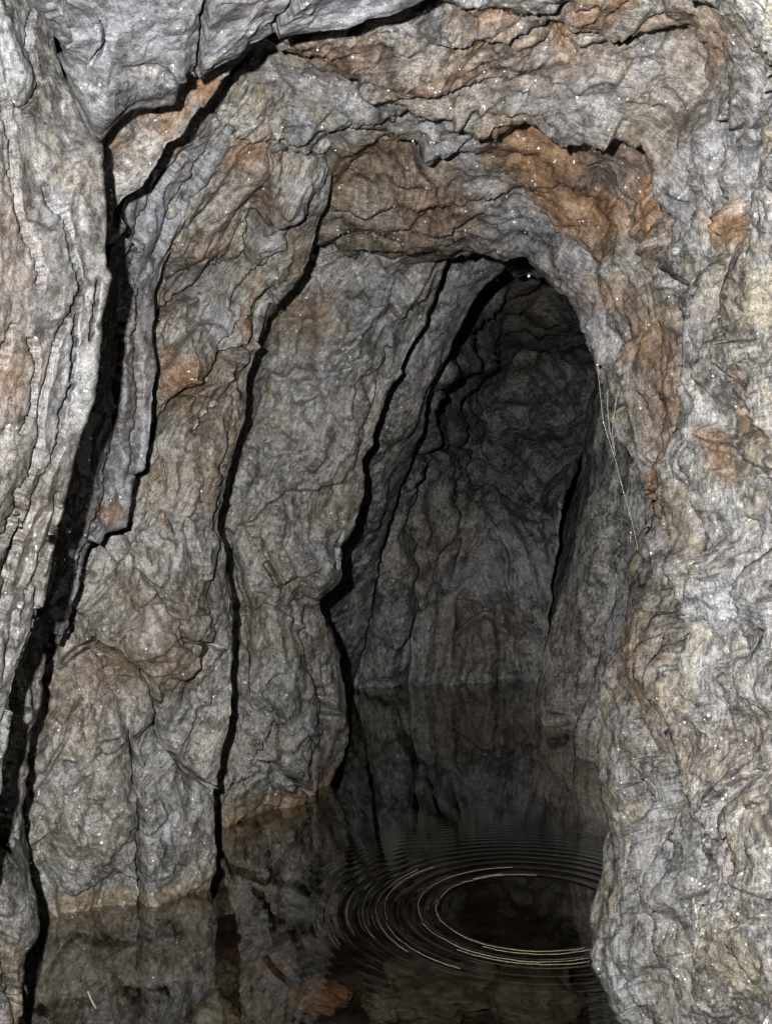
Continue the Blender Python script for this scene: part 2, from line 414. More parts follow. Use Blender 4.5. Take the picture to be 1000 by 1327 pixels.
    dvd, sd = seg_dist(fu + 10 * perlin(fu / 20, fv / 20, 0 * fu), fv, split)
    for nm, sel in zip(name.split('#')[0].split('|'), (sd > 0, sd <= 0)):
        qq = q[sel]; used, inv = np.unique(qq, return_inverse=True)
        res.append(mesh_object(nm, Y.reshape(-1, 3)[used], inv.reshape(-1, 4), mat,
                   attrs={'fol': ('FLOAT_VECTOR', fol.reshape(-1, 3)[used]), 'mask': ('FLOAT_COLOR', Mk.reshape(-1, 4)[used])}))
    return res

def on_surface(key, u, v):
    U, V, Y, N, inner = SURF[key]
    # nearest by what the eye would actually meet there
    d = np.where(inner, np.hypot(U - u, V - v), 1e9); i = np.unravel_index(np.argmin(d), d.shape)
    a0, a1 = max(0, i[0] - 5), i[0] + 6; b0, b1 = max(0, i[1] - 5), i[1] + 6
    nn = N[a0:a1, b0:b1].reshape(-1, 3).mean(0)
    return Y[i], nn / np.linalg.norm(nn)

#==== right wall and roof: one arch of rock, wall and roof parted along a line up to the right corner
rim  = [(360,345,3.3),(420,333,3.3),(480,350,3.3),(575,345,3.2),(635,334,2.98),(682,350,2.86),(738,392,2.8),(772,466,2.60),(800,560,2.48),(848,655,2.39),(864,745,2.31),(826,800,2.28),(806,900,2.26),(790,1000,2.25),(805,1130,2.24),(776,1235,2.24),(820,1327,2.22),(830,1440,2.22)]
mid0 = [(330,290,3.05),(410,300,3.05),(480,300,2.98),(585,298,2.82),(660,285,2.68),(715,315,2.62),(770,350,2.55),(815,450,2.45),(840,560,2.36),(862,655,2.28),(872,745,2.2),(860,810,2.18),(845,900,2.16),(828,1000,2.15),(840,1130,2.14),(825,1235,2.14),(852,1327,2.12),(880,1440,2.12)]
mid1 = [(300,215,2.75),(400,228,2.72),(490,230,2.62),(600,225,2.48),(690,215,2.4),(765,235,2.32),(830,300,2.26),(868,420,2.18),(888,560,2.08),(900,655,2.0),(905,745,1.95),(900,820,1.94),(890,900,1.93),(880,1000,1.92),(885,1130,1.9),(880,1235,1.88),(900,1327,1.86),(920,1440,1.86)]
mid2 = [(270,120,2.5),(390,150,2.42),(500,165,2.24),(620,160,2.15),(730,155,2.05),(830,175,1.98),(905,250,1.95),(940,400,1.90),(955,560,1.84),(960,655,1.80),(965,745,1.78),(965,830,1.78),(960,900,1.78),(955,1000,1.77),(955,1130,1.76),(955,1235,1.75),(965,1327,1.74),(980,1440,1.74)]
mid3 = [(300,20,2.1),(400,40,2.05),(510,50,1.98),(640,45,1.85),(770,40,1.80),(890,70,1.75),(985,180,1.68),(1025,380,1.62),(1040,560,1.58),(1040,655,1.57),(1040,745,1.56),(1040,840,1.56),(1040,900,1.56),(1040,1000,1.56),(1040,1130,1.56),(1040,1235,1.56),(1045,1327,1.56),(1055,1440,1.56)]
out  = [(250,-190,1.8),(390,-190,1.75),(520,-190,1.65),(670,-190,1.45),(830,-180,1.28),(1010,-120,1.24),(1150,80,1.35),(1210,340,1.3),(1230,560,1.26),(1230,655,1.26),(1230,745,1.26),(1230,850,1.26),(1230,900,1.26),(1230,1000,1.26),(1230,1130,1.26),(1230,1235,1.26),(1230,1327,1.26),(1230,1440,1.26)]
rc, rw = sheet('roof_rock|rock_wall#arch', [out, mid3, mid2, mid1, mid0, rim], M_roof, step=2.0, sm=(40, 30, 20, 16, 10, 6),
    ret0=[(0.06, -0.5, 0.06), (0.12, -1.2, 0.1), (0.12, -2.2, 0.1)], ret1=[(0.0, 0.08, 0.04), (0.1, 0.35, 0.2), (0.4, 0.7, 0.6)], jag1=9, seed=1,
    amp=(0.055, 0.010, 0.006, 0.0025), lam=(0.4, 5.5, 2.2), levels=5, fac=(0.13, 1.6, 0.026, 0.008), bil=(0.26, 0.055),
    cracks=[((4, .02, -.006), [(415,182),(480,176),(560,160),(620,168),(700,160),(770,172)]),
            ((4, .02, -.01), [(300,150),(370,165),(430,175)]),
            ((4, .02, .01), [(640,45),(700,40),(770,20)]), ((4, .015, .008), [(560,95),(600,80),(640,75)]),
            ((5, .02, .01), [(700,80),(735,110),(790,90)]),
            ((5, .03, .012), [(800,200),(840,250),(880,310),(865,345),(875,375)]),
            ((4, .02, .008), [(865,375),(870,470),(868,560),(876,640),(865,700),(870,770)]),
            ((4, .015, .008), [(1000,90),(970,150),(960,200),(950,260)]),
            ((4, .02, -.01), [(430,338),(500,340),(560,330),(640,330)]),
            ((4, .015, .008), [(430,305),(480,300),(540,312)]),
            ((5, .02, .01), [(815,800),(860,790),(900,800)]),
            ((4, .015, .01), [(890,820),(900,900),(940,960)]),
            ((4, .015, .01), [(860,960),(845,1050),(830,1110),(845,1180)]),
            ((4, .015, .01), [(980,1000),(935,1040),(920,1120),(940,1160)]),
            ((4, .012, .008), [(1000,1040),(960,1060),(950,1110)])],
    rust=[(640,35,70,25,-5,.9),(610,85,45,18,-10,1),(720,90,22,24,20,1),(775,25,50,22,-20,.9),(880,80,50,60,30,.55),(690,225,70,48,25,1.1),(735,285,85,35,25,1.2),
          (820,280,40,70,-25,1.2),(640,205,30,40,10,.8),(480,215,60,25,5,.6),(430,75,70,45,15,.75),(590,120,80,30,0,.6),(450,235,40,40,20,.45),(945,295,28,32,0,1),
          (985,530,22,45,0,1.1),(945,590,14,30,0,.8),(840,440,40,70,-20,.8),(850,520,30,60,0,.9),(870,600,16,60,0,.9),(790,380,50,30,30,.7),(560,270,60,40,0,.6),(650,100,160,60,0,.35),
          (1010,1320,10,10,0,1),(940,1000,80,60,0,.25),(860,900,40,100,0,.3)],
    pale=[(590,225,28,70,-25,1.2),(520,190,80,20,0,.6),(700,320,110,25,25,1),(770,400,30,60,-30,1),(560,25,200,60,0,.5),(400,150,120,40,5,.7),(900,200,40,120,10,.8),(960,200,25,90,25,.9),(780,270,26,60,-20,.9),
          (850,600,25,120,-5,1),(900,480,60,120,0,.6),(960,760,70,140,0,.6),(850,1080,40,140,0,.6),(940,1080,60,90,0,.6),(830,1250,40,90,0,.4),(700,130,130,40,0,.6)],
    brown=[(840,600,20,160,0,.6),(830,200,50,70,30,.6),(400,300,60,60,0,.6),(500,310,100,40,0,.6),(840,860,40,60,0,.8),(880,660,40,50,0,.6),(480,230,120,40,0,.6)],
    bumps=[(730,255,95,66,20,-.065),(610,30,70,22,0,-.03),(610,85,45,20,-10,-.03),(720,90,26,28,20,-.025),(880,85,60,70,30,-.03),(490,225,80,30,0,-.03),(560,120,200,22,0,.025),
           (870,330,26,36,20,.045),(900,620,40,90,5,.04),(930,760,40,50,0,.04),(960,420,40,90,10,.04),(900,430,26,60,0,-.03),(960,1040,65,75,20,.06),(880,880,55,90,10,.055),(850,1150,36,100,0,.05),(930,1180,44,90,0,.045),(980,880,40,80,0,.05),(860,690,24,70,0,.02),(800,1270,40,60,0,.02)],
    split=[(830,-250),(890,60),(880,200),(850,330),(720,390),(640,420)])
tag(rc, 'rust-stained arched rock roof crossing the top of the tunnel', 'rock roof')
tag(rw, 'bright folded grey rock wall filling the right edge down to the water', 'rock wall')

#==== left foreground wall
lw = sheet('rock_wall#left',
  [[(-260,-200,1.45),(-260,200,1.45),(-260,600,1.42),(-260,1000,1.40),(-260,1440,1.40)],
   [(-40,-200,1.58),(-10,100,1.67),(0,350,1.68),(-10,600,1.68),(-50,900,1.66),(-120,1440,1.66)],
   [(10,-200,1.60),(35,60,1.72),(80,250,1.77),(85,400,1.77),(50,600,1.78),(5,800,1.80),(-30,960,1.80),(-60,1200,1.80),(-80,1440,1.80)],
   [(38,-200,1.62),(52,-60,1.70),(64,20,1.76),(82,90,1.80),(111,150,1.82),(129,190,1.82),(134,260,1.82),(136,285,1.82),(134,345,1.80),(141,352,1.80),(127,400,1.80),(118,500,1.80),(97,580,1.82),(72,680,1.84),(53,780,1.86),(27,870,1.86),(10,950,1.86),(-2,1050,1.86),(-22,1200,1.86),(-30,1440,1.86)]],
  M_left, sm=(40, 40, 20, 3), ret0=[(-0.06, -0.5, 0), (-0.10, -1.2, 0), (-0.10, -2.2, 0)], ret1=[(-0.03, 0.04, 0), (-0.16, 0.30, 0), (-0.24, 0.75, 0)], jag1=6, seed=2,
  amp=(0.016, 0.0030, 0.0010, 0.0020), lam=(0.4, 9.0, 1.3), levels=6, fac=(0.09, 2.2, 0.010, 0.003), bil=(0.2, 0.006),
  cracks=[((3.0,.07,-.006),[(-5,80),(10,160),(16,200),(24,260),(30,300),(45,340),(50,365)]), ((3.0,.07,-.006),[(62,240),(80,285),(95,340),(105,370),(100,390),(80,425),(68,445),(66,475),(52,530),(48,600),(28,640),(15,690),(-5,710)]),
          ((3.0,.07,-.006),[(98,400),(97,460),(92,500),(82,530),(75,580),(55,620),(45,650),(30,700),(18,745)]), ((2.8,.06,-.005),[(128,360),(121,400),(117,440)]),
          ((2.6,.05,-.004),[(14,420),(6,455),(2,480)]), ((3.0,.07,-.006),[(57,715),(48,745),(50,790),(38,830),(22,890),(8,950)]), ((2.6,.05,-.004),[(28,640),(27,700),(10,780),(0,830)]),
          ((2.6,.05,-.004),[(45,20),(40,60),(60,110),(30,140),(0,125)]), ((2.6,.05,-.004),[(38,440),(45,470),(40,530),(25,560)]),((2.6,.05,-.004),[(72,640),(65,700),(40,760),(30,800)])],
  rust=[(15,330,50,120,0,.3),(10,480,40,60,0,.45),(100,230,30,40,0,.25)], pale=[(20,60,40,60,0,.9),(60,300,40,120,10,.7),(80,520,40,100,10,.5)], brown=[(40,650,60,150,0,.2)])
tag(lw, 'flaky grey rock wall with vertical cracks filling the left edge of the photo', 'rock wall')

#==== overhanging roof slab, upper left
cs = sheet('roof_slab',
  [[(-60,-260,1.25),(100,-260,1.25),(300,-260,1.25),(500,-260,1.25),(720,-260,1.25)],
   [(10,-60,1.52),(100,-20,1.56),(220,0,1.6),(330,-20,1.6),(440,-40,1.58),(650,-130,1.42)],
   [(58,10,1.68),(78,70,1.74),(100,135,1.8),(125,181,1.84),(150,148,1.84),(168,136,1.84),(226,129,1.84),(231,101,1.84),(258,96,1.84),(315,72,1.82),(322,60,1.82),(365,49,1.8),(440,41,1.78),(500,26,1.74),(560,-2,1.7),(660,-60,1.6)]],
  M_slab, sm=(40, 40, 3), ret1=[(0.0, 0.03, 0.03), (-0.02, 0.10, 0.20), (-0.02, 0.2, 0.5)], jag1=5, seed=3, amp=(0.018, 0.006, 0.003, 0.0018), lam=(0.3, 4.0, 2.5), fac=(0.15, 1.5, 0.010, 0.003), bil=(0.2, 0.006),
  cracks=[((3,.025,-.008),[(280,-5),(272,15),(262,55),(252,95)]), ((3.5,.04,-.01),[(78,-10),(86,25),(92,50),(84,62)]), ((3,.03,-.008),[(390,-10),(372,20),(360,30),(358,50)]), ((3,.02,-.006),[(130,20),(138,60),(120,80)])],
  pale=[(200,40,260,60,0,.9),(430,20,120,40,0,1),(330,40,60,50,0,1)], rust=[(330,20,60,40,0,.1)])
tag(cs, 'pale blue-grey rock slab overhanging the top left corner', 'rock slab')

#==== stained slab tucked under it
s2 = sheet('roof_slab#under',
  [[(370,-40,1.9),(230,20,1.9),(60,150,1.92),(30,340,1.96)],
   [(345,40,1.98),(250,90,1.98),(140,190,2.0),(95,320,2.04)],
   [(322,72,2.02),(296,100,2.04),(270,128,2.05),(215,197,2.08),(192,232,2.10),(163,262,2.12),(150,277,2.13),(146,292,2.15),(166,300,2.16),(150,318,2.18)]],
  M_rib, sm=(30, 30, 3), ret1=[(-0.01, 0.04, 0.02), (-0.06, 0.12, 0.10), (-0.15, 0.4, 0.3)], jag1=5, seed=4, amp=(0.015, 0.007, 0.006, 0.0025), lam=(0.3, 4.0, 2.0),
  rust=[(262,112,26,26,0,1.1),(225,150,24,40,30,.8),(150,190,25,30,0,.6)], brown=[(200,180,80,80,0,.3)], pale=[(150,270,20,20,0,.5)])
tag(s2, 'brownish triangular slab wedged below the pale overhanging slab', 'rock slab')

#==== first rib with the tide mark
r1 = sheet('rock_rib#1',
  [[(250,20,2.2),(150,180,2.3),(60,330,2.45),(40,470,2.5),(10,620,2.55),(-40,760,2.6),(-80,900,2.65),(-110,1050,2.65),(-130,1210,2.65),(-140,1440,2.65)],
   [(330,90,2.32),(250,210,2.5),(190,330,2.62),(165,450,2.68),(150,600,2.70),(110,740,2.74),(70,850,2.76),(50,980,2.76),(45,1205,2.78),(40,1440,2.78)],
   [(390,120,2.35),(345,230,2.52),(275,380,2.76),(240,500,2.78),(225,620,2.74),(205,750,2.74),(185,900,2.76),(168,1050,2.82),(160,1185,2.87),(155,1440,2.88)],
   [(470,110,2.60),(446,185,2.64),(432,240,2.66),(408,335,2.82),(365,385,2.88),(322,475,2.95),(318,540,2.95),(300,620,2.95),(283,682,2.95),(297,780,2.95),(301,900,2.98),(282,1000,3.0),(268,1160,3.0),(262,1440,3.0)]],
  M_rib, sm=(40, 30, 24, 6), ret1=[(-0.01, 0.05, 0), (-0.08, 0.3, 0), (-0.12, 0.8, 0.02)], jag1=7, seed=5, waterline=True,
  amp=(0.055, 0.012, 0.005, 0.0022), lam=(0.38, 4.5, 1.2), levels=4, fac=(0.17, 1.8, 0.036, 0.010), bil=(0.2, 0.010),
  cracks=[((3.5,.05,-.012),[(178,985),(183,1055),(177,1110),(184,1155),(178,1200)]), ((4,.03,-.015),[(130,860),(155,920),(175,980),(180,1000)]), ((4,.025,-.012),[(195,880),(222,965),(245,1000),(275,1020)]),
          ((7,.05,-.022),[(350,385),(335,440),(285,462),(276,480),(272,492),(250,506),(228,535),(200,562)]), ((5,.03,-.016),[(345,300),(325,350),(290,380),(250,390),(215,410)]), ((4,.03,-.012),[(300,470),(298,500),(280,540),(262,560)]), ((3,.02,-.01),[(400,260),(370,330),(330,370),(300,400)]),
          ((4,.03,.012),[(80,860),(120,830),(160,850),(190,880)]), ((3,.02,-.008),[(120,700),(150,690),(200,760),(240,830),(290,840)]), ((3,.02,-.01),[(110,900),(85,960),(60,1000)]),
          ((4,.02,-.01),[(300,160),(330,190),(380,200),(430,180)])],
  rust=[(235,490,38,40,-35,1.1),(325,415,18,45,15,.9),(270,330,60,40,-20,.6),(220,400,30,30,0,.5),(330,200,50,40,0,.8),(345,270,40,30,0,.5),(160,500,25,60,0,.45),(90,900,50,70,0,.4),(230,850,40,60,0,.3),(225,620,60,40,0,.35)],
  pale=[(380,280,25,70,25,1),(290,420,30,50,10,.8),(250,370,60,50,0,.4),(230,700,60,60,0,.3),(200,1060,60,90,0,.4),(230,930,40,50,0,.5)],
  brown=[(270,520,40,90,20,.6),(390,330,20,60,20,.8),(160,860,60,50,20,.9),(180,780,90,60,20,.4),(290,560,25,120,10,.5),(310,230,60,60,0,.4)],
  bumps=[(260,300,70,60,-20,.03),(240,480,45,50,-30,.03),(90,1000,70,120,0,.03),(230,800,50,120,0,.03),(300,370,25,110,20,-.03),(230,1080,45,90,0,.02),(210,540,60,30,-35,-.02)])
tag(r1, 'large grey-brown rock rib with a yellowish tide mark, standing in the water at left', 'rock rib')

#==== flakes hanging in front of the first rib
b1 = sheet('rock_shard#upper',
  [[(300,60,2.25),(200,180,2.3),(120,320,2.35),(110,440,2.4)],
   [(300,110,2.36),(245,200,2.4),(185,310,2.44),(140,430,2.48)],
   [(318,120,2.38),(304,165,2.42),(270,226,2.47),(241,262,2.5),(224,305,2.52),(200,350,2.54),(186,388,2.55),(164,410,2.56),(155,450,2.56)]],
  M_slab, sm=(20, 16, 3), ret1=[(-0.01, 0.04, 0), (-0.05, 0.12, 0.02), (-0.1, 0.3, 0.05)], jag1=5, seed=6, amp=(0.012, 0.008, 0.006, 0.002), lam=(0.3, 9, 1.2), levels=5,
  cracks=[((3,.03,-.012),[(290,165),(262,215),(225,280),(200,330),(178,385)]),((3,.03,-.01),[(240,200),(200,260),(180,310)])],
  rust=[(230,190,16,20,0,.7),(255,160,20,20,0,.5)], pale=[(225,270,60,120,30,1)])
tag(b1, 'narrow slanting grey blade of rock below the triangular slab', 'rock shard')
b2 = sheet('rock_shard#lower',
  [[(150,300,2.3),(90,420,2.35),(70,560,2.35),(50,700,2.35),(20,820,2.35)],
   [(190,330,2.48),(165,420,2.48),(150,540,2.5),(130,640,2.5),(100,740,2.5),(70,820,2.5)],
   [(225,320,2.55),(205,370,2.55),(197,430,2.55),(203,480,2.55),(198,545,2.55),(189,604,2.55),(172,612,2.55),(166,684,2.55),(140,692,2.55),(118,718,2.55),(102,762,2.55),(80,840,2.55)]],
  M_slab, sm=(20, 16, 3), ret1=[(-0.01, 0.03, 0), (-0.05, 0.10, 0), (-0.1, 0.3, 0)], jag1=5, seed=7, amp=(0.012, 0.010, 0.006, 0.002), lam=(0.3, 10, 1.0), levels=6,
  cracks=[((3,.03,-.012),[(156,420),(150,520),(153,580),(140,640),(128,690),(115,730)]),((3,.02,-.008),[(180,450),(183,520),(176,580),(170,610)])],
  rust=[(145,670,20,22,0,.8),(170,520,12,60,0,.3)], pale=[(150,590,30,90,0,.8),(180,550,20,80,0,.9),(110,720,20,40,0,.5)], brown=[(170,480,20,80,0,.4)])
tag(b2, 'hanging grey and purplish blade of rock with a broken lower end beside the black shadow', 'rock shard')

#==== dark sliver and small spur low on the left edge
b3 = sheet('rock_shard#low',
  [[(-80,760,2.1),(-90,900,2.1),(-100,1050,2.1),(-110,1250,2.1)],
   [(20,800,2.3),(20,900,2.3),(0,1000,2.3),(-20,1120,2.3),(-40,1250,2.3)],
   [(62,800,2.38),(58,850,2.38),(50,890,2.38),(34,950,2.38),(28,1000,2.38),(22,1050,2.38),(16,1100,2.38),(4,1180,2.38),(-8,1260,2.38)]],
  M_rib, sm=(20, 16, 3), ret1=[(-0.01, 0.03, 0), (-0.08, 0.15, 0), (-0.15, 0.4, 0)], jag1=8, seed=8, amp=(0.015, 0.012, 0.006, 0.002), lam=(0.3, 10, 1.5), levels=6)
tag(b3, 'thin dark splinter of rock in the shadow at the lower left edge', 'rock shard')
sp = sheet('rock_spur',
  [[(-120,1040,2.0),(-130,1200,2.0),(-140,1460,2.0)],
   [(-10,1090,2.15),(-10,1200,2.15),(-20,1460,2.15)],
   [(22,1108,2.25),(36,1135,2.25),(45,1170,2.25),(41,1208,2.25),(28,1236,2.25),(24,1270,2.25),(22,1310,2.25),(16,1340,2.25),(14,1460,2.25)]],
  M_left, sm=(20, 16, 4), ret0=None, ret1=[(-0.01, 0.04, 0), (-0.08, 0.2, 0), (-0.15, 0.4, 0)], jag1=5, seed=9, amp=(0.02, 0.010, 0.008, 0.003), lam=(0.3, 9, 1.5), levels=5, waterline=True,
  cracks=[((3,.03,-.01),[(2,1165),(10,1200),(8,1240),(18,1300)])], rust=[(20,1250,30,40,0,.4)])
tag(sp, 'small knobbly rock spur at the bottom left corner', 'rock spur')

#==== second rib
r2 = sheet('rock_rib#2',
  [[(400,180,3.0),(330,300,3.1),(260,420,3.25),(210,560,3.3),(190,760,3.3),(190,950,3.3),(180,1090,3.3),(170,1440,3.3)],
   [(470,220,3.05),(400,350,3.3),(340,480,3.42),(300,600,3.42),(285,760,3.42),(295,920,3.42),(285,1085,3.46),(280,1440,3.46)],
   [(540,240,3.02),(505,340,3.28),(480,400,3.42),(430,500,3.48),(385,640,3.48),(365,780,3.5),(370,900,3.56),(352,1057,3.68),(350,1440,3.68)],
   [(605,270,3.1),(574,345,3.42),(552,425,3.6),(525,470,3.6),(500,520,3.6),(482,560,3.6),(470,640,3.65),(446,698,3.7),(438,712,3.7),(437,746,3.7),(412,776,3.72),(426,812,3.8),(441,850,3.88),(443,975,3.98),(432,1004,4.02),(420,1024,3.98),(418,1440,3.98)]],
  M_rib, sm=(40, 30, 24, 4), ret1=[(-0.01, 0.06, 0), (-0.08, 0.4, 0), (-0.15, 1.1, 0.02)], jag1=7, seed=10, waterline=True,
  amp=(0.055, 0.012, 0.005, 0.0022), lam=(0.45, 4.0, 1.2), levels=4, fac=(0.20, 1.8, 0.042, 0.012), bil=(0.2, 0.010),
  cracks=[((3.5,.04,-.012),[(362,875),(350,890),(350,945),(342,975),(330,990)]), ((3.5,.03,-.012),[(350,985),(372,1005),(392,1025)]), ((4,.03,-.02),[(300,690),(318,770),(325,800),(330,860)]),
          ((3,.008,.004),[(310,800),(345,785),(380,790),(412,772)]), ((3,.02,-.01),[(345,730),(360,760),(400,740)]), ((3,.02,-.01),[(500,450),(495,500),(480,540)]), ((3,.02,-.01),[(395,820),(400,880),(425,930)]),
          ((4,.03,-.015),[(285,1080),(300,1030),(340,990)])],
  rust=[(400,400,40,40,0,.4),(350,1050,90,22,-20,.5),(420,1000,30,22,0,.4)], pale=[(490,400,40,70,0,.9),(420,480,60,80,10,.5),(360,580,40,60,0,.4),(420,720,30,40,0,.8),(380,900,50,80,0,.4)],
  brown=[(390,420,50,50,0,.5),(330,820,30,60,0,.5),(450,600,40,80,20,.3),(370,760,50,40,0,.4)],
  bumps=[(420,740,36,40,20,.022),(330,1020,60,50,-15,.04),(350,740,60,60,-15,.012),(390,900,40,90,0,.03),(440,470,60,110,20,.03)])
tag(r2, 'middle grey rock rib ending in a broken foot at the waterline', 'rock rib')

#==== third rib, half lit, at the mouth of the deep passage
r3 = sheet('rock_rib#3',
  [[(560,220,3.6),(480,400,3.9),(420,560,4.1),(380,740,4.6),(370,900,5.0),(370,1100,5.2)],
   [(610,290,3.6),(560,420,3.95),(510,560,4.2),(460,700,4.8),(430,830,5.2),(410,1000,5.5)],
   [(690,310,3.6),(640,352,3.8),(612,390,3.95),(586,440,4.1),(560,500,4.25),(541,565,4.45),(518,640,4.85),(500,700,5.0),(486,760,5.2),(474,830,5.45),(462,890,5.7),(458,1000,5.8)]],
  M_deep, step=2.5, sm=(30, 30, 6), ret1=[(-0.01, 0.05, 0), (-0.08, 0.4, 0), (-0.2, 1.0, 0)], jag1=6, seed=11, amp=(0.05, 0.012, 0.010, 0.004), lam=(0.5, 3.5, 1.0),
  pale=[(600,390,20,60,30,.8),(550,460,30,60,20,.7)], rust=[(560,500,30,90,20,.15)])
tag(r3, 'narrow shaded rock rib leaning along the left side of the dark passage', 'rock rib')

#==== end wall and low roof of the deep passage
bw = sheet('end_wall',
  [[(470,200,3.2),(440,400,4.5),(420,560,5.2),(400,720,5.5),(380,890,5.7),(380,1100,5.7)],
   [(600,230,3.2),(585,370,4.1),(552,480,4.6),(515,620,5.15),(490,760,5.5),(470,892,5.8),(465,1100,5.8)],
   [(690,250,3.2),(665,360,4.8),(640,450,7.4),(615,560,7.2),(600,660,6.1),(590,760,5.78),(585,892,5.8),(580,1100,5.8)],
   [(800,260,3.2),(770,360,4.7),(742,450,7.2),(715,560,7.1),(690,660,6.05),(672,760,5.78),(660,885,5.85),(655,1100,5.85)],
   [(880,300,3.3),(835,400,4.9),(790,500,7.0),(752,580,6.6),(726,645,5.85),(724,700,5.75),(719,780,5.8),(714,840,5.82),(706,890,5.85),(700,1100,5.85)]],
  M_deep, step=2.6, sm=(30, 30, 30, 30, 6), ret1=[(0.0, 0.06, 0), (-0.02, 0.5, 0), (-0.02, 2.2, 0)], jag1=6, seed=12, waterline=False,
  amp=(0.14, 0.016, 0.012, 0.004), lam=(0.6, 2.4, 0.8), levels=4, fac=(0.28, 1.8, 0.05, 0.02),
  cracks=[((4,.08,-.02),[(487,700),(480,760),(474,830),(462,885)]), ((4,.08,-.02),[(545,690),(548,780),(538,850),(530,890)]), ((4,.06,-.02),[(590,600),(592,680),(600,740)]), ((4,.06,.02),[(610,720),(640,705),(660,720),(665,760)]),
          ((4,.05,.02),[(590,830),(630,800),(660,830)]), ((4,.05,.02),[(540,590),(640,570),(740,530)])],
  brown=[(640,420,140,60,0,.4),(620,830,60,50,0,.7),(560,720,80,80,0,.3)], pale=[(640,740,80,40,0,.7),(620,400,120,40,-25,.5),(520,800,40,60,0,.5)],
  bumps=[(650,760,40,60,0,.08),(510,800,30,80,0,.08),(620,830,60,50,0,-.06),(640,450,140,18,-20,.08),(650,510,140,16,-15,-.08),(700,400,100,16,-25,-.07)])
tag(bw, 'dim grey rock wall closing the far end of the flooded passage', 'rock wall')

#==== buttresses on the far right, and the side opening behind them
p1 = sheet('rock_buttress#1',
  [[(806,420,4.3),(786,480,4.6),(778,540,4.75),(768,610,4.85),(750,680,4.9),(736,730,4.92),(714,800,4.95),(700,870,4.98),(693,930,5.0),(690,1150,5.0)],
   [(830,420,4.15),(815,520,4.5),(805,620,4.6),(785,720,4.68),(755,820,4.72),(735,948,4.8),(735,1150,4.8)],
   [(880,420,4.0),(880,560,4.2),(870,700,4.3),(840,820,4.4),(810,960,4.45),(800,1150,4.45)],
   [(980,420,3.6),(980,700,3.7),(960,900,3.8),(950,1150,3.8)]],
  M_far, step=2.6, sm=(6, 24, 30, 30), ret0=[(0.02, 0.06, 0), (0.12, 0.5, 0), (0.3, 2.0, 0)], jag0=6, seed=13, waterline=False,
  amp=(0.06, 0.016, 0.014, 0.005), lam=(0.5, 3.0, 0.9), brown=[(725,900,30,40,0,.6),(740,850,40,80,0,.4)], pale=[(790,560,20,100,0,.4)], rust=[(725,935,14,12,0,.4)],
  bumps=[(720,915,26,40,0,.06),(724,932,10,9,0,-.10),(760,780,20,100,10,.05)], cracks=[((4,.05,.02),[(792,700),(790,770),(770,850),(748,940)])])
tag(p1, 'tall rounded rock buttress rising from the water at the far right of the passage', 'rock buttress')
p2 = sheet('rock_buttress#2',
  [[(812,600,4.1),(806,700,4.2),(795,780,4.25),(775,860,4.3),(755,930,4.32),(744,980,4.36),(742,1150,4.36)],
   [(840,600,4.0),(830,760,4.1),(805,900,4.2),(785,990,4.28),(780,1150,4.28)],
   [(930,600,3.7),(930,800,3.8),(900,1000,3.9),(890,1150,3.9)]],
  M_far, step=2.6, sm=(6, 24, 30), ret0=[(0.02, 0.06, 0), (0.10, 0.3, 0), (0.3, 0.8, 0)], jag0=6, seed=14, waterline=False, amp=(0.05, 0.014, 0.012, 0.005), lam=(0.5, 3.0, 0.9),
  pale=[(810,830,30,120,0,1)], brown=[(770,960,30,40,0,.4)], bumps=[(770,950,25,40,0,.04)])
tag(p2, 'lower blue-grey rock buttress half hidden by the bright right wall', 'rock buttress')
vo = sheet('side_passage_wall', [[(520,200,8.2),(520,600,8.2),(520,1000,8.2)], [(740,200,8.2),(740,600,8.2),(740,1000,8.2)], [(1000,200,7.6),(1000,600,7.6),(1000,1000,7.6)]],
  M_deep, step=8, seed=15, amp=(0.2, 0.03, 0.03, 0.01), ret1=[(0, -1.5, 0), (-.05, -3.2, 0)])
tag(vo, 'black rock glimpsed through the narrow cleft between end wall and tall buttress', 'rock wall')

# ------------------------------------------------------------------ inclusions: parts of the rock they sit in
def lump(name, pos, nrm, along, sx, sy, sz, mat, parent, seed=0, sub=4, rough=0.25, facet=True):
    nrm = np.array(nrm); a = np.array(along, float); a = a - nrm * a.dot(nrm); a /= np.linalg.norm(a); b = np.cross(nrm, a)
    import bmesh
    bm = bmesh.new(); bmesh.ops.create_icosphere(bm, subdivisions=sub, radius=1)
    co = np.array([v.co[:] for v in bm.verts]); fs = [[v.index for v in f.verts] for f in bm.faces]; bm.free()
    k = 1 + rough * fbm(co[:, 0] * 1.3 + seed * 5, co[:, 1] * 1.3, co[:, 2] * 1.3, 4, 0.6)
    if facet: k = k * (1 + 0.9 * facets(co[:, 0] * 1.6 + seed, co[:, 1] * 1.6, co[:, 2] * 1.6, 0.16, 0.10, seed))
    co = co * k[:, None]
    w = np.array(pos) + np.outer(co[:, 0] * sx, a) + np.outer(co[:, 1] * sy, b) + np.outer(co[:, 2] * sz, nrm)
    fo_ = np.stack([co[:, 1] * sy, co[:, 0] * sx, co[:, 2] * sz], -1) + seed * 0.37
    return mesh_object(name, w, np.array(fs), mat, parent=parent, origin=pos, attrs={'fol': ('FLOAT_VECTOR', fo_), 'mask': ('FLOAT_COLOR', np.zeros((len(fo_), 4)))})
def inclusion(name, key, parent, u, v, along_px, lu, lv, thick, mat, seed, label=None, sink=0.45):
    p, nrm = on_surface(key, u, v); q, _ = on_surface(key, u + along_px[0], v + along_px[1])
    d = p[1]; o = lump(name, p - nrm * thick * sink, nrm, q - p, lu * d / F, lv * d / F, thick, mat, parent, seed)
    if label: o['label'] = label
    return o
AK, K1, K2 = 'roof_rock|rock_wall#arch', 'rock_rib#1', 'rock_rib#2'
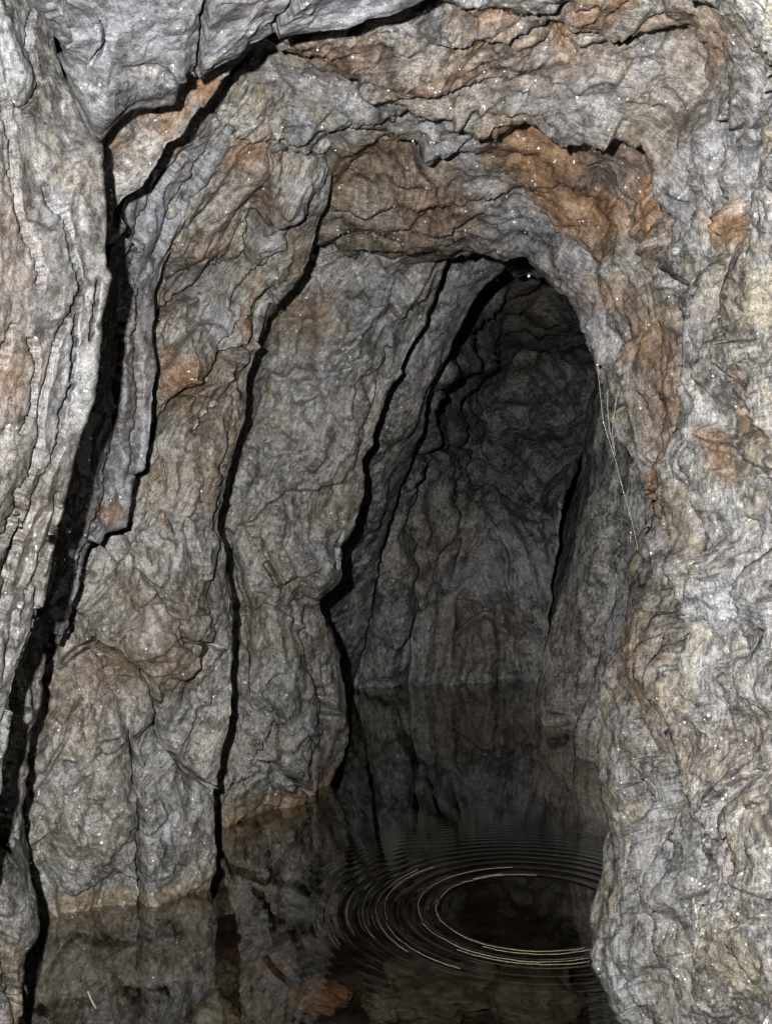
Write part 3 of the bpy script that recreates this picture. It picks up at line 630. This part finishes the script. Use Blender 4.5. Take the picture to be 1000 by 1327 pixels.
for i, (u, v, ax, lu, lv, m, lb) in enumerate([(912,746,(2,20),21,9,M_quartz,'white upright quartz nodule'), (966,832,(6,20),44,15,M_quartz_grey,None), (988,690,(4,14),20,14,M_quartz_grey,None), (985,735,(4,14),9,7,M_quartz_grey,None),
        (975,1060,(-12,16),40,17,M_quartz_grey,None), (850,1060,(3,20),34,8,M_quartz_grey,None), (905,1010,(2,20),24,10,M_quartz_grey,None), (940,1190,(2,14),26,12,M_quartz_grey,None), (893,320,(8,10),7,6,M_cleave,None)]):
    inclusion('quartz_nodule', AK, rw, u, v, ax, lu, lv, 0.012, m, i, lb)
inclusion('quartz_wedge', K1, r1, 226, 634, (14, -12), 25, 14, 0.012, M_quartz_tan, 21, 'orange-tan quartz wedge')
inclusion('quartz_wedge', K1, r1, 214, 680, (5, 14), 22, 8, 0.010, M_quartz_tan, 22)
inclusion('quartz_nodule', K1, r1, 188, 722, (4, 14), 24, 13, 0.014, M_quartz_grey, 23, 'pale lump of quartz')
inclusion('quartz_nodule', K1, r1, 211, 667, (0, 10), 4.5, 3.5, 0.008, M_quartz, 24, 'tiny pure white quartz bead')
inclusion('quartz_nodule', K1, r1, 277, 900, (3, 14), 20, 12, 0.014, M_quartz_grey, 25)
for i, (u, v) in enumerate([(283,520),(277,532),(271,543),(262,549),(293,492)]):
    inclusion('quartz_vein', K1, r1, u, v, (-6, 9), 9 - i % 3, 4, 0.016, M_quartz, 30 + i, 'glinting white quartz streak')
inclusion('cleaved_face', K2, r2, 429, 727, (-2, 14), 20, 8, 0.02, M_cleave, 41, 'bright blue-white cleaved face', 0.15)
inclusion('cleaved_face', K2, r2, 442, 694, (-4, 12), 12, 4, 0.015, M_cleave, 42)

# ------------------------------------------------------------------ water, bed, stones
cx, cy = P(690, 1190, HW * F / 590)[:2]
cy = HW * F / 590; cx = (690 - CU) / F * cy
rr = np.concatenate([np.arange(0.0, 1.25, 0.0035), np.geomspace(1.26, 9, 30)]); na = 420
th = np.linspace(0, 2 * math.pi, na, endpoint=False)
Rg, Tg = np.meshgrid(rr, th, indexing='ij')
x0 = np.clip(Rg - 0.235, 0, None)
phase = 2 * math.pi * (x0 / 0.056 + 0.62 * (x0 / 0.30) ** 2 * 4.0)
env = np.clip((Rg - 0.235) / 0.03, 0, 1) * np.exp(-((Rg - 0.30) / 0.15) ** 2 * (Rg > 0.30)) + 0.07 * np.clip((Rg - 0.3) / 0.1, 0, 1) * np.exp(-((Rg - 0.5) / 0.25) ** 2)
sn = 0.5 + 0.5 * np.sin(phase)
Wz = 0.0024 * env * (sn ** 3) * (1 + 0.3 * perlin(Tg * 2.5, Rg * 2, 0 * Rg))
wc = np.stack([cx + Rg * np.cos(Tg), cy + Rg * np.sin(Tg), WZ + Wz], -1).reshape(-1, 3)
ii = np.arange(len(rr) * na).reshape(len(rr), na); i2 = np.roll(ii, -1, 1)
wf = np.stack([ii[:-1], ii[1:], i2[1:], i2[:-1]], -1).reshape(-1, 4)
water = mesh_object('water', wc, wf, M_water, origin=(cx, cy, WZ)); tag(water, kind='structure')

# pale strips added on the water for the bright light lines along the ripples
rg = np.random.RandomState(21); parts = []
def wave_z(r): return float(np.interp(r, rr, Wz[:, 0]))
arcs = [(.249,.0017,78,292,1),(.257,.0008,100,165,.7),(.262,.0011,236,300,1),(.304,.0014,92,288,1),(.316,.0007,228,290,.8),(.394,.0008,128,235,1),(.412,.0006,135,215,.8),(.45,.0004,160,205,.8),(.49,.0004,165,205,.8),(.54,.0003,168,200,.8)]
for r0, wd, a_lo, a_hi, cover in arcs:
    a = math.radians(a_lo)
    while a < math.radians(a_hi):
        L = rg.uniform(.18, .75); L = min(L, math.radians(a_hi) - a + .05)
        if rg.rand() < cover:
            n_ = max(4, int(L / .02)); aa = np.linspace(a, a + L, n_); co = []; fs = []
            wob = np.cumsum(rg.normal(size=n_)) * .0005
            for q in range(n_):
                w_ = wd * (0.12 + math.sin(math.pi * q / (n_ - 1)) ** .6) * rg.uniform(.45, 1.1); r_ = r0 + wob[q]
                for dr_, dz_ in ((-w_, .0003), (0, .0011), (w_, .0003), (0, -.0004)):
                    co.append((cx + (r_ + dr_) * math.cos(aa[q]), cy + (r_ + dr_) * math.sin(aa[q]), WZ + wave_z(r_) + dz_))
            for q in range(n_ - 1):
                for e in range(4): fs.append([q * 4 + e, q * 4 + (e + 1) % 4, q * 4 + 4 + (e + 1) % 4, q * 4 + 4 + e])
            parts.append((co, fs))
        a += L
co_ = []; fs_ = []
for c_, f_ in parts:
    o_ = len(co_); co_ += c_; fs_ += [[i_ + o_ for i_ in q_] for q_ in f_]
du = mesh_object('ripple_light_lines', co_, fs_, M_ripple_light); tag(du, 'thin pale golden strips painted in as bright light rings on the rippled water', 'painted ripple light', kind='stuff')

gx_, gy_ = np.meshgrid(np.linspace(-2.5, 3.0, 300), np.linspace(0.6, 9.0, 460), indexing='ij')
gz = WZ - 0.20 - 0.05 * (gy_ - 2.2).clip(0, 5) + 0.05 * fbm(gx_ * 2.2, gy_ * 2.2, 0 * gx_, 4) + 0.03 * terrace(fbm(gx_ * 2.5 + 9, gy_ * 4.5, 0 * gx_, 3), 4)
ii = np.arange(gx_.size).reshape(gx_.shape)
bed = mesh_object('tunnel_floor', np.stack([gx_, gy_, gz], -1), np.stack([ii[:-1, :-1], ii[1:, :-1], ii[1:, 1:], ii[:-1, 1:]], -1).reshape(-1, 4), M_bed); tag(bed, kind='structure')

def bed_pt(u, v, zz=WZ - 0.18):
    r = P(u, v, 1.0); k = zz / r[2]; return r * k
def stone(name, u, v, lu, lv, h, mat, ang, seed, label, cat='stone'):
    p = bed_pt(u, v); d = p[1]
    a = np.array([math.cos(ang), math.sin(ang), 0])
    o = lump(name, p, (0.05 * math.sin(seed), -0.12, 1.0) / np.linalg.norm((0.05 * math.sin(seed), -0.12, 1.0)), a, lu * d / F, lv * d / F, h, mat, None, seed, 5, 0.3, seed % 3 == 0)
    tag(o, label, cat, 'stones lying under the water'); return o
stone('submerged_stone', 412, 1291, 40, 28, .03, M_stone_tan, 0.05, 51, 'flat orange-brown stone under the water near the bottom centre')
stone('submerged_stone', 333, 1304, 18, 22, .03, M_stone_grey, 0.4, 52, 'small pale olive stone left of the orange-brown one')
stone('submerged_stone', 280, 1318, 32, 30, .04, M_stone_grey, -0.2, 53, 'mottled grey-green stone at the bottom edge beside the first rib')
stone('submerged_stone', 495, 1302, 26, 26, .03, M_stone_dark, 0.1, 54, 'dark flat stone just right of the orange-brown one')
stone('submerged_stone', 320, 1255, 60, 46, .05, M_stone_red, -0.25, 55, 'long reddish ledge stone deeper under the water behind the pale olive one')
stone('submerged_stone', 285, 1268, 26, 30, .05, M_stone_dark, 0.6, 56, 'square dark stone against the foot of the first rib')
stone('submerged_stone', 575, 1285, 75, 60, .05, M_stone_dark, 0.15, 57, 'broad dark slab under the water right of centre')
stone('submerged_stone', 690, 1290, 60, 70, .06, M_stone_dark, -0.2, 58, 'large dark stone under the water close to the right wall')
stone('submerged_stone', 755, 1180, 34, 60, .05, M_stone_red, 0.0, 59, 'dull brown stone showing inside the ripple rings')

# ------------------------------------------------------------------ spider thread strung with drops, clinging drops, straw
def tube(pts, r, k=6):
    pts = np.array(pts, float); co = []; fs = []
    for i, p in enumerate(pts):
        d = pts[min(i + 1, len(pts) - 1)] - pts[max(i - 1, 0)]; d /= np.linalg.norm(d)
        a = np.cross(d, (0, 1, 0.1)); a /= np.linalg.norm(a); b = np.cross(d, a)
        for j in range(k):
            t = 2 * math.pi * j / k; co.append(p + r * (a * math.cos(t) + b * math.sin(t)))
    for i in range(len(pts) - 1):
        for j in range(k): fs.append([i * k + j, i * k + (j + 1) % k, (i + 1) * k + (j + 1) % k, (i + 1) * k + j])
    return co, fs
def ball(p, r, k=8, m=6, squash=1.25):
    co = [np.array(p) + (0, 0, r * squash)]
    for i in range(1, m):
        a = math.pi * i / m
        for j in range(k): co.append(np.array(p) + r * np.array([math.sin(a) * math.cos(2 * math.pi * j / k), math.sin(a) * math.sin(2 * math.pi * j / k), squash * math.cos(a)]))
    co.append(np.array(p) - (0, 0, r * squash)); fs = []
    for j in range(k): fs.append([0, 1 + j, 1 + (j + 1) % k])
    for i in range(m - 2):
        for j in range(k): fs.append([1 + i * k + j, 1 + (i + 1) * k + j, 1 + (i + 1) * k + (j + 1) % k, 1 + i * k + (j + 1) % k])
    e = 1 + (m - 1) * k
    for j in range(k): fs.append([e, 1 + (m - 2) * k + (j + 1) % k, 1 + (m - 2) * k + j])
    return co, fs
def merged(parts):
    co = []; fs = []
    for c, f in parts:
        o = len(co); co += list(c); fs += [[i + o for i in q] for q in f]
    return co, fs
TD = 2.46
strands = [[(774,476),(777,505),(781,545),(789,572),(797,595),(803,620),(810,645),(817,670),(822,690),(826,712)],
           [(787,505),(787,530),(790,560),(795,580)], [(799,516),(795,540),(793,560),(797,590)], [(804,550),(800,561),(796,566)], [(817,690),(817,702)]]
def dens(pl, n):
    a = np.array(pl, float); L = np.concatenate([[0], np.cumsum(np.hypot(*np.diff(a, axis=0).T))])
    t = np.linspace(0, L[-1], n); return np.stack([np.interp(t, L, a[:, 0]), np.interp(t, L, a[:, 1])], -1)
th_o = bpy.data.objects.new('beaded_thread', None); COL.objects.link(th_o); th_o.location = Vector(P(824, 710, TD))
tag(th_o, 'fine spider thread beaded with water drops hanging beside the lit edge of the right wall', 'spider thread')
for s_ in strands:
    q = dens(s_, 14); co, fs = tube(P(q[:, 0], q[:, 1], TD), 0.00035, 5); mesh_object('silk_strand', co, fs, M_thread, parent=th_o)
beads = []
for s_, nb in zip(strands, (52, 9, 11, 4, 3)):
    for (u, v) in dens(s_, nb): beads.append((P(u, v, TD), random.uniform(0.0008, 0.0018)))
beads.append((P(774, 473, TD), 0.004))
bc, bf = ball((0, 0, 0), 1.0)
bme = mesh_object('drop', bc, bf, M_drop, parent=th_o, origin=(0, 0, 0))
for i, (p, r) in enumerate(beads):
    o = bme if i == 0 else bme.copy()
    if i: COL.objects.link(o)
    o.parent = th_o; o.location = Vector(p) - th_o.location; o.scale = (r, r, r)

U_, V_, Y_, N_, in_ = SURF[AK]
rg = np.random.RandomState(7); parts = []
ctr = [(500,130,160,60),(640,160,120,40),(470,300,60,12),(700,280,90,60),(430,330,60,80),(560,240,120,40),(380,90,70,60),(720,350,80,40)]
for i in range(170):
    c = ctr[rg.randint(len(ctr))]; u = c[0] + rg.normal() * c[2] * .6; v = c[1] + rg.normal() * c[3] * .6
    d = np.where(in_, np.abs(U_ - u) + np.abs(V_ - v), 1e9); j = np.unravel_index(np.argmin(d), d.shape)
    r = 0.0011 + 0.0030 * rg.rand() ** 3
    if v > 318: continue
    parts.append(ball(Y_[j] + N_[j] * r * 0.8, r, 7, 5))
co, fs = merged(parts); dr = mesh_object('clinging_drops', co, fs, M_drop); tag(dr, 'tiny glinting water drops clinging to the rust-stained roof', 'water drops', kind='stuff')
co, fs = ball(P(685, 357, 2.78), 0.005, 12, 9, 1.4); dd = mesh_object('water_drop', co, fs, M_drop); tag(dd, 'single bright water drop hanging from the arch rim above the dark passage', 'water drop')
co, fs = tube([bed_pt(114, 1286, WZ + .003), bed_pt(118, 1296, WZ + .003), bed_pt(124, 1307, WZ + .002)], 0.0022, 6)
so = mesh_object('floating_straw', co, fs, M_straw); tag(so, 'short white straw floating on the water in front of the first rib', 'straw')

# ------------------------------------------------------------------ light: the photographer's flash, left of and above the lens
fl = bpy.data.lights.new('camera_flash', 'POINT'); fl.energy = 378; fl.shadow_soft_size = 0.012; fl.color = (1.0, 0.975, 0.94)
flo = bpy.data.objects.new('camera_flash', fl); COL.objects.link(flo); flo.location = (-0.145, 0.02, 0.10)
w = bpy.data.worlds.new('World'); S.world = w; w.use_nodes = True
w.node_tree.nodes['Background'].inputs[0].default_value = (0.5, 0.6, 0.8, 1); w.node_tree.nodes['Background'].inputs[1].default_value = 0.0003
S.view_settings.view_transform = 'Standard'; S.view_settings.look = 'None'; S.view_settings.exposure = 0; S.view_settings.gamma = 1
S.render.engine = 'CYCLES'
S.cycles.diffuse_bounces = 0
S.render.resolution_x = 771; S.render.resolution_y = 1024
